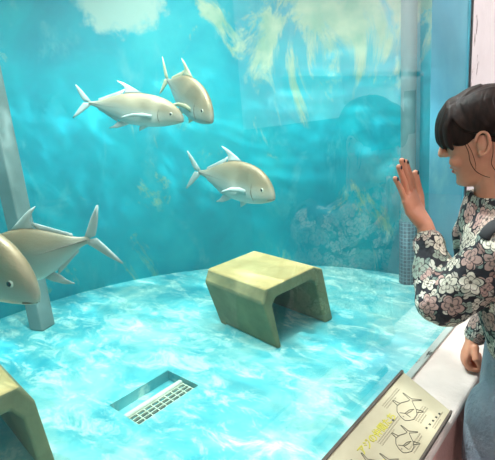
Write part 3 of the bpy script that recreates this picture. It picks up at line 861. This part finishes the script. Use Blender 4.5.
NB = V((0.180, 1.232, 1.325))
body.tube([NB + V((0, 0, -.04)), NB, NB * .5 + hp(-.02, 0, -.075) * .5, hp(-.012, 0, -.04)], [(.075, .060), (.054, .052), (.047, .049), (.05, .052)], 18, ref=fb)
SL = V((0.245, 1.055, 1.262)); SR = V((0.185, 1.375, 1.262))
TOR = [((.30, 1.17, .84), .085, .14), ((.30, 1.17, .93), .085, .135), ((.285, 1.175, 1.02), .078, .115), ((.262, 1.185, 1.10), .085, .122), ((.235, 1.20, 1.18), .092, .135), ((.213, 1.213, 1.25), .078, .145), ((.20, 1.222, 1.295), .055, .10)]
def torso_rings(grow=0.0, n=28, sel=None):
    rr = []
    for c, ff, ll in (sel or TOR):
        c = V(c); rr.append([c + fb * ((ff + grow) * math.cos(q)) + lf * ((ll + grow) * math.sin(q)) for q in [2 * PI * j / n for j in range(n)]])
    return rr
body.loft(torso_rings())
ELB = V((0.122, 1.022, 1.128)); WR = V((0.052, 1.108, 1.288))
body.tube([SL, SL.lerp(ELB, .5), ELB], [.050, .043, .038], 14); body.tube([ELB, ELB.lerp(WR, .4), WR], [.038, .036, (.024, .020)], 14, ref=(1, 0, 0))
ELR = V((0.225, 1.345, 1.06)); WRR = V((0.135, 1.268, 0.925))
body.tube([SR, SR.lerp(ELR, .5), ELR], [.050, .043, .038], 14); body.tube([ELR, ELR.lerp(WRR, .4), WRR], [.038, .035, .023], 14)
body.ell(SL, (.055, .055, .055)); body.ell(SR, (.055, .055, .055))
# legs
HPL = V((0.272, 1.075, .84)); HPR = V((0.315, 1.255, .84))
KL = V((0.255, 1.050, .46)); KR = V((0.325, 1.245, .46)); AL = V((0.375, 1.05, .085)); AR = V((0.415, 1.25, .085))
for h, k, a in ((HPL, KL, AL), (HPR, KR, AR)):
    body.tube([h, h.lerp(k, .5), k], [.082, .072, .052], 16); body.tube([k, k.lerp(a, .35), a], [.052, .05, .034], 16)
    body.tube([a + V((.02, 0, -.04)), a + fb * .07 + V((0, 0, -.055)), a + fb * .15 + V((0, 0, -.062))], [.03, .03, .02], 12)

# left hand, palm flat on the pane
up = V((0, -.27, .963)).normalized(); ac = V((0, .963, .27)).normalized(); bx_ = V((1, 0, 0))
def lh(a, b, x): return V((x, WR.y, WR.z)) + ac * a + up * b
K = .084
body.tube([WR, lh(0, .02, .040), lh(-.001, .05, .026), lh(-.001, .082, .020)], [(.024, .019), (.030, .018), (.038, .0145), (.040, .011)], 16, ref=(1, 0, 0))
nails = []
def finger(base, dirs, lens, r0, r1, xs):
    p = base.copy(); pts = [base - V(dirs[0]) * .02, base]
    for d, l_, x in zip(dirs, lens, xs):
        p = p + V(d) * l_; p.x = x; pts.append(p.copy())
    n_ = len(pts); body.tube(pts, [r0 + (r1 - r0) * i / (n_ - 1) for i in range(n_)], 10)
    return pts
for a0_, sp, lens, r in ((.027, -.03, (.036, .023, .018), .0085), (.009, -.03, (.041, .027, .020), .0087), (-.0095, -.07, (.038, .025, .018), .0083), (-.0275, -.22, (.029, .019, .016), .0075)):
    d = (up + ac * sp).normalized()
    pts = finger(lh(a0_, K, .019), (d, d, d), lens, r + .001, r - .0012, (.0165, .012, .0085))
    nails.append((pts[-1] + V((.0066, 0, 0)) + d * -.002, d))
t0 = lh(.024, .022, .034)
d1 = (ac * .62 + up * .78).normalized(); d2 = (ac * .25 + up * .97).normalized()
tp = finger(t0, (d1, d2, d2), (.042, .034, .026), .0125, .0082, (.026, .018, .013))
nails.append((tp[-1] + V((.0078, 0, 0)), d2))
# right hand: a loose fist resting on the sill
rd = V((-.18, -.18, -1)).normalized(); rc = V((-.30, .95, -.1)).normalized(); rc = (rc - rd * rc.dot(rd)).normalized(); rn = rd.cross(rc).normalized()
if rn.x > 0: rn = -rn            # back of the hand faces the glass
def rh(a, b, n_): return WRR + rc * a + rd * b + rn * n_
body.tube([WRR, rh(0, .025, .0), rh(0, .055, .004), rh(0, .068, .004)], [(.023, .02), (.032, .018), (.036, .016), (.036, .014)], 14, ref=rn)
for a0_, l_ in ((-.027, .9), (-.009, 1.0), (.009, .98), (.027, .85)):
    pts = [rh(a0_, .055, .004), rh(a0_, .075 * l_ + .004, .002), rh(a0_, .092 * l_, -.012), rh(a0_ * .95, .090 * l_, -.030), rh(a0_ * .9, .070, -.037), rh(a0_ * .9, .055, -.030)]
    body.tube(pts, [.010, .0098, .0092, .0085, .008, .0075], 10, ref=rc)
body.tube([rh(-.024, .02, -.008), rh(-.042, .045, -.016), rh(-.034, .066, -.034), rh(-.014, .076, -.046)], [.012, .0105, .009, .008], 10)
me = remesh(prel(body), 0.0026, 4, 0.5)
obj('body', me, M['skin'], per)
for p, d in nails:
    mb = MB(); mb.ell(p, (.0016, .0042, .0058), Matrix((V((1, 0, 0)), d.cross(V((1, 0, 0))), d)).transposed(), 10, 6); prel(mb)
    mb.build('nail', M['nail'], per, smooth=True)
mb = MB(); mb.ell(hp(.0885, 0, -.0485), (.0045, .018, .0036), HM, 14, 8); mb.ell(hp(.0865, 0, -.061), (.0045, .016, .0042), HM, 14, 8); prel(mb); mb.build('lips', M['lip'], per, smooth=True)
for s in (1, -1):
    mb = MB(); mb.ell(hp(.0745, s * .031, .024), (.0115, .0135, .008), HM, 14, 10); prel(mb); e = mb.build('eye', M['eye_white'], per, smooth=True)
    mb = MB(); mb.ell(hp(.0845, s * .031, .023), (.003, .006, .006), HM, 12, 8); prel(mb); mb.build('iris', M['eye'], e, smooth=True)

# hair: a cap, fringe, side lock and gathered back made of many locks
hair = MB()
HE = [((-.020, 0, .056), (.104, .081, .088)), ((.042, 0, .078), (.054, .068, .050)), ((.036, .060, .050), (.046, .0185, .045))]
def u_surf(f, l, d=.0):
    b = 0
    for c, r in HE[:2]:
        k = 1 - ((f - c[0]) / r[0]) ** 2 - ((l - c[1]) / r[1]) ** 2
        if k > 0: b = max(b, c[2] + r[2] * math.sqrt(k))
    return b + d
def l_surf(f, u, d=.0):
    b = .03
    for c, r in HE:
        k = 1 - ((f - c[0]) / r[0]) ** 2 - ((u - c[2]) / r[2]) ** 2
        if k > 0: b = max(b, c[1] + r[1] * math.sqrt(k))
    return b + d
hair.ell(hp(-.020, 0, .056), (.104, .081, .088), HM, 64, 44)
hair.ell(hp(-.075, 0, .02), (.052, .064, .07), HM, 48, 30)
hair.ell(hp(.042, 0, .078), (.054, .068, .050), HM, 48, 30)
rnd = random.Random(3)
for i in range(90):                                   # fringe locks from the crown over the brow
    t = i / 89; l = -.070 + .140 * t
    e = abs(l) / .070
    l2 = l * (1.05 + .04 * rnd.random()); j_ = rnd.uniform(-.003, .004)
    fr = .099 - .034 * e ** 2.2 + j_
    pts = [hp(f_, l_, u_surf(f_, l_, j_ * .6 - .001)) for f_, l_ in ((-.03, l * .35), (.0, l * .5), (.030, l * .68), (.055 - .008 * e ** 2, l * .82))]
    pts += [hp(fr - .014, l2 * .97, .094 - .012 * e), hp(fr - .002, l2, .060), hp(fr + .002, l2 * 1.02, .034 - .012 * e ** 2), hp(fr - .003, l2 * 1.02, .018 - .012 * e ** 2 + rnd.uniform(-.007, .005))]
    hair.curve(pts, [.003, .004, .005, .006, .006, .006, .005, .0015], 7, ref=hl)
for s in (1, -1):
    for i in range(44):                               # sides swept back above the ear
        t = i / 43; j_ = rnd.uniform(-.002, .0035)
        f0 = .055 - .12 * t; l0 = .035 + .012 * math.sin(PI * t)
        pts = [hp(f0, s * l0, u_surf(f0, l0, -.001))]
        for f_, u_ in ((.052 - .10 * t, .108 - .006 * t), (.040 - .088 * t, .075 - .004 * t), (.022 - .08 * t, .046 - .008 * t), (-.015 - .065 * t, .026 - .03 * t)):
            pts.append(hp(f_, s * (l_surf(f_, u_, j_)), u_))
        pts.append(hp(-.065 - .04 * t, s * .058, .008 - .05 * t))
        hair.curve(pts, [.003, .0045, .005, .005, .0045, .003], 7, ref=hf)
for i in range(7):                                # lock in front of the ear
        t = i / 6
        pts = [hp(.070 - .03 * t, s * .066, .085), hp(.062 - .03 * t, s * .0745, .045), hp(.050 - .026 * t, s * .0755, .020 - .004 * t), hp(.038 - .018 * t, s * .074, .004 - .004 * t - rnd.uniform(0, .008))]
        hair.curve(pts, [.006, .006, .0045, .0015], 7, ref=hf)
for s in (1, -1):
    hair.ell(hp(.036, s * .060, .050), (.046, .0185, .045), HM, 40, 28)
for i in range(16):                                   # gathered at the nape
    q = 2 * PI * i / 16
    pts = [hp(-.10 + .01 * math.cos(q), .05 * math.sin(q), .03 + .05 * math.cos(q)), hp(-.125, .02 * math.sin(q), .0 + .02 * math.cos(q)), hp(-.155, .024 * math.sin(q), -.05 + .02 * math.cos(q)), hp(-.15, .012 * math.sin(q), -.13)]
    hair.curve(pts, [.012, .010, .011, .004], 8, ref=hl)
me = remesh(prel(hair), 0.0021, 3, 0.5)
hobj = obj('hair', me, M['hair'], per)
for pts, r in (([hp(.034, .076, .012), hp(.030, .0765, -.012), hp(.032, .0725, -.040), hp(.026, .066, -.066), hp(.012, .060, -.084), hp(-.002, .057, -.094)], .0010),
               ([hp(.028, .077, .012), hp(.022, .0775, -.016), hp(.021, .0745, -.046), hp(.024, .070, -.062)], .0008),
               ([hp(-.030, .074, .0), hp(-.024, .074, -.03), hp(-.014, .064, -.06), hp(-.020, .056, -.09), hp(-.012, .056, -.115)], .0010)):
    mb = MB(); mb.curve(pts, [r * .9] * (len(pts) - 1) + [r * .5], 6, ref=hf); prel(mb); mb.build('hair_strand', M['hair'], hobj, smooth=True)

# blouse
bl = MB()
BT = [((.295, 1.172, .965), .095, .142), ((.287, 1.175, 1.01), .100, .140), ((.270, 1.183, 1.08), .110, .150), ((.245, 1.196, 1.16), .122, .160), ((.222, 1.208, 1.23), .112, .165), ((.206, 1.218, 1.285), .082, .14), ((.196, 1.224, 1.315), .060, .085)]
bl.loft(torso_rings(0.0, 28, BT))
CH = [('t', [V(c) for c, _, _ in BT], .13),
      ('ul', [SL, SL.lerp(ELB, .5), ELB], .065), ('fl', [ELB, WR], .05), ('ur', [SR, ELR], .06), ('fr', [ELR, WRR], .05)]
bl.ell(SL, (.070, .072, .066)); bl.ell(SR, (.068, .068, .066))
EL2 = ELB + V((-.008, 0, .0))
bl.tube([SL, SL.lerp(ELB, .45) + V((0, 0, -.004)), ELB + V((.012, 0, .0))], [.066, .062, .058], 18)
bl.ell(ELB + V((-.004, .004, .0)), (.055, .060, .054), None, 24, 16)
bl.tube([ELB + V((0, 0, .0)), ELB.lerp(WR, .28), ELB.lerp(WR, .52), ELB.lerp(WR, .63), ELB.lerp(WR, .74)], [.054, .052, .044, .037, .039], 18)
bl.tube([SR, SR.lerp(ELR, .5), ELR], [.064, .062, .060], 16); bl.tube([ELR, ELR.lerp(WRR, .5), ELR.lerp(WRR, .78), ELR.lerp(WRR, .92)], [.060, .054, .042, .034], 16)
# folds and gathers
for k in range(9):
    q = 2 * PI * k / 9
    ax = (WR - ELB).normalized(); s1 = ax.cross(V((1, 0, 0))).normalized(); s2 = ax.cross(s1)
    o_ = (s1 * math.cos(q) + s2 * math.sin(q))
    bl.tube([ELB.lerp(WR, .25) + o_ * .049, ELB.lerp(WR, .44) + o_ * .047, ELB.lerp(WR, .63) + o_ * .034], [.006, .006, .004], 7)
for k, (t0_, q) in enumerate(((.2, 2.2), (.45, 2.6), (.7, 2.0), (.35, .6))):
    c = SL.lerp(ELB, t0_); ax = (ELB - SL).normalized(); s1 = ax.cross(V((0, 0, 1))).normalized(); s2 = ax.cross(s1)
    bl.tube([c + (s1 * math.cos(q + d_) + s2 * math.sin(q + d_)) * .064 + ax * d_ * .03 for d_ in (-.8, -.3, .3, .8)], [.004, .008, .008, .004], 7)
# collar: two soft wings around the open neck
CB = V((.178, 1.238, 1.326))
cr_ = []
for k in range(25):
    q = 2 * PI * k / 24
    cr_.append(CB + fb * (.062 * math.cos(q)) + lf * (.062 * math.sin(q)) + V((0, 0, .012 * math.cos(q) + .004 * math.sin(5 * q))))
bl.tube(cr_, [(.007, .024)] * 25, 12, ref=(0, 0, 1), round_ends=False)
bl.tube([NB + V((0, 0, -.06)), CB + V((0, 0, -.02))], [.085, .062], 20)
for s in (1, -1):                                      # the soft collar wings falling on the chest
    for k in range(4):
        q = s * (.25 + .42 * k)
        o_ = fb * math.cos(q) + lf * math.sin(q)
        bl.tube([CB + o_ * .066 + V((0, 0, .012)), CB + o_ * .074 + V((0, 0, -.02)), CB + o_ * .082 + V((0, 0, -.058))], [(.018, .008), (.024, .007), (.016, .006)], 10, ref=o_)
bl.tube([CB + fb * .062 + V((0, 0, -.02)), CB + fb * .085 + V((0, 0, -.08)), CB + fb * .075 + V((0, 0, -.16)), CB + fb * .06 + V((0, 0, -.24))], [(.016, .014), (.02, .014), (.022, .014), (.016, .012)], 12, ref=fb)
me = remesh(prel(bl), 0.005, 5, 0.5)
uvl = me.uv_layers.new(name='UVMap')
def chain_uv(p):
    best = None
    for ci, (nm, pts, r0) in enumerate(CH):
        acc = 0
        for a, b in zip(pts, pts[1:]):
            ab = b - a; L_ = ab.length; t = max(0, min(1, (p - a).dot(ab) / (L_ * L_)))
            c = a + ab * t; dd = (p - c).length / (r0 if ci else r0 * 1.05)
            if best is None or dd < best[0]: best = (dd, ci, c, ab / L_, acc + t * L_)
            acc += L_
    return best
def ang_of(p, c, ax, ci):
    ref = V((1, 0.25, 0)) if ci == 0 else V((.9, .3, .3))
    s1 = (ref - ax * ref.dot(ax)).normalized(); s2 = ax.cross(s1)
    d = p - c; return math.atan2(d.dot(s2), d.dot(s1))
vcache = [v.co + PB for v in me.vertices]
for poly in me.polygons:
    pc = poly.center + PB
    _, ci, c, ax, s0 = chain_uv(pc)
    r0 = CH[ci][2]; ac_ = ang_of(pc, c, ax, ci)
    nrm = poly.normal; cap = ci > 0 and abs(nrm.dot(ax)) > .72
    ref = V((.9, .3, .3)); s1_ = (ref - ax * ref.dot(ax)).normalized(); s2_ = ax.cross(s1_)
    for li in poly.loop_indices:
        p = vcache[me.loops[li].vertex_index]
        if cap:
            uvl.data[li].uv = ((p - c).dot(s1_) + ci * .3, (p - c).dot(s2_) + .11); continue
        a = ang_of(p, c + ax * (p - c).dot(ax), ax, ci)
        while a - ac_ > PI: a -= 2 * PI
        while a - ac_ < -PI: a += 2 * PI
        uvl.data[li].uv = (a * r0 + ci * .37, s0 + (p - c).dot(ax) + ci * .53)
obj('blouse', me, M['floral'], per)

# jeans
jn = MB()
JT = [((.30, 1.17, .80), .112, .165), ((.30, 1.17, .86), .118, .168), ((.297, 1.171, .92), .112, .160), ((.292, 1.173, .985), .103, .148)]
jn.loft(torso_rings(0, 28, JT))
for h, k, a in ((HPL, KL, AL), (HPR, KR, AR)):
    jn.tube([h, h.lerp(k, .3), h.lerp(k, .65), k], [.098, .094, .080, .066], 20); jn.tube([k, k.lerp(a, .35), k.lerp(a, .9)], [.066, .062, .052], 20)
for k in range(4):
    z = .80 - k * .035
    jn.tube([HPL + V((0, 0, z - .84)) + fb * .082 + lf * -.03, HPL + V((0, 0, z - .855)) + fb * .088 + lf * .02, HPL + V((0, 0, z - .85)) + fb * .06 + lf * .07], [.004, .010, .004], 7)
me = remesh(prel(jn), 0.006, 5, 0.5)
obj('jeans', me, M['denim'], per)
for a in (AL, AR):
    mb = MB(); b = a + V((0, 0, -.085))
    mb.tube([b + fb * -.05 + V((0, 0, .045)), b + fb * .03 + V((0, 0, .05)), b + fb * .10 + V((0, 0, .04)), b + fb * .165 + V((0, 0, .032))], [(.038, .042), (.042, .048), (.046, .038), (.036, .028)], 16)
    prel(mb); s_ = mb.build('shoe', M['shoe'], per, smooth=True)
    mb = MB(); mb.tube([b + fb * -.055 + V((0, 0, .013)), b + fb * .06 + V((0, 0, .013)), b + fb * .17 + V((0, 0, .013))], [(.042, .012), (.048, .012), (.040, .012)], 16); prel(mb); mb.build('sole', M['black'], s_, smooth=True)

# shoulder bag: its black strap passes over the near shoulder
bag = empty('shoulder_bag', (0.46, 1.12, .78)); tag(bag, 'black shoulder bag with its strap over the woman\'s near shoulder', 'bag')
BO = V((0.46, 1.12, .78))
mb = MB()
pts = [V(p) for p in ((.214, 1.005, 1.303), (.220, 1.009, 1.317), (.229, 1.022, 1.328), (.243, 1.045, 1.335), (.275, 1.07, 1.335), (.315, 1.085, 1.315), (.36, 1.10, 1.25), (.40, 1.11, 1.17), (.43, 1.115, 1.08), (.445, 1.115, 1.0))]
mb.tube(pts, [(.014, .004)] * len(pts), 10, ref=(0, -.55, .83)); mb.v = [p - BO for p in mb.v]; mb.build('strap', M['black'], bag, smooth=True)
mb = MB(); mb.box((0.03, 0, .12), (.11, .26, .24), None); mb.build('pouch', M['black'], bag, bevel=0.03, seg=4)

# ------------------------------------------------------------------ render look
sc.view_settings.view_transform = 'Standard'; sc.view_settings.look = 'None'
sc.view_settings.exposure = 0.0; sc.view_settings.gamma = 1.0
sc.view_settings.use_curve_mapping = False
sc.cycles.use_denoising = True
sc.cycles.max_bounces = 10; sc.cycles.transparent_max_bounces = 12; sc.cycles.volume_bounces = 1
sc.cycles.caustics_reflective = False; sc.cycles.caustics_refractive = False
sc.cycles.sample_clamp_indirect = 4.0
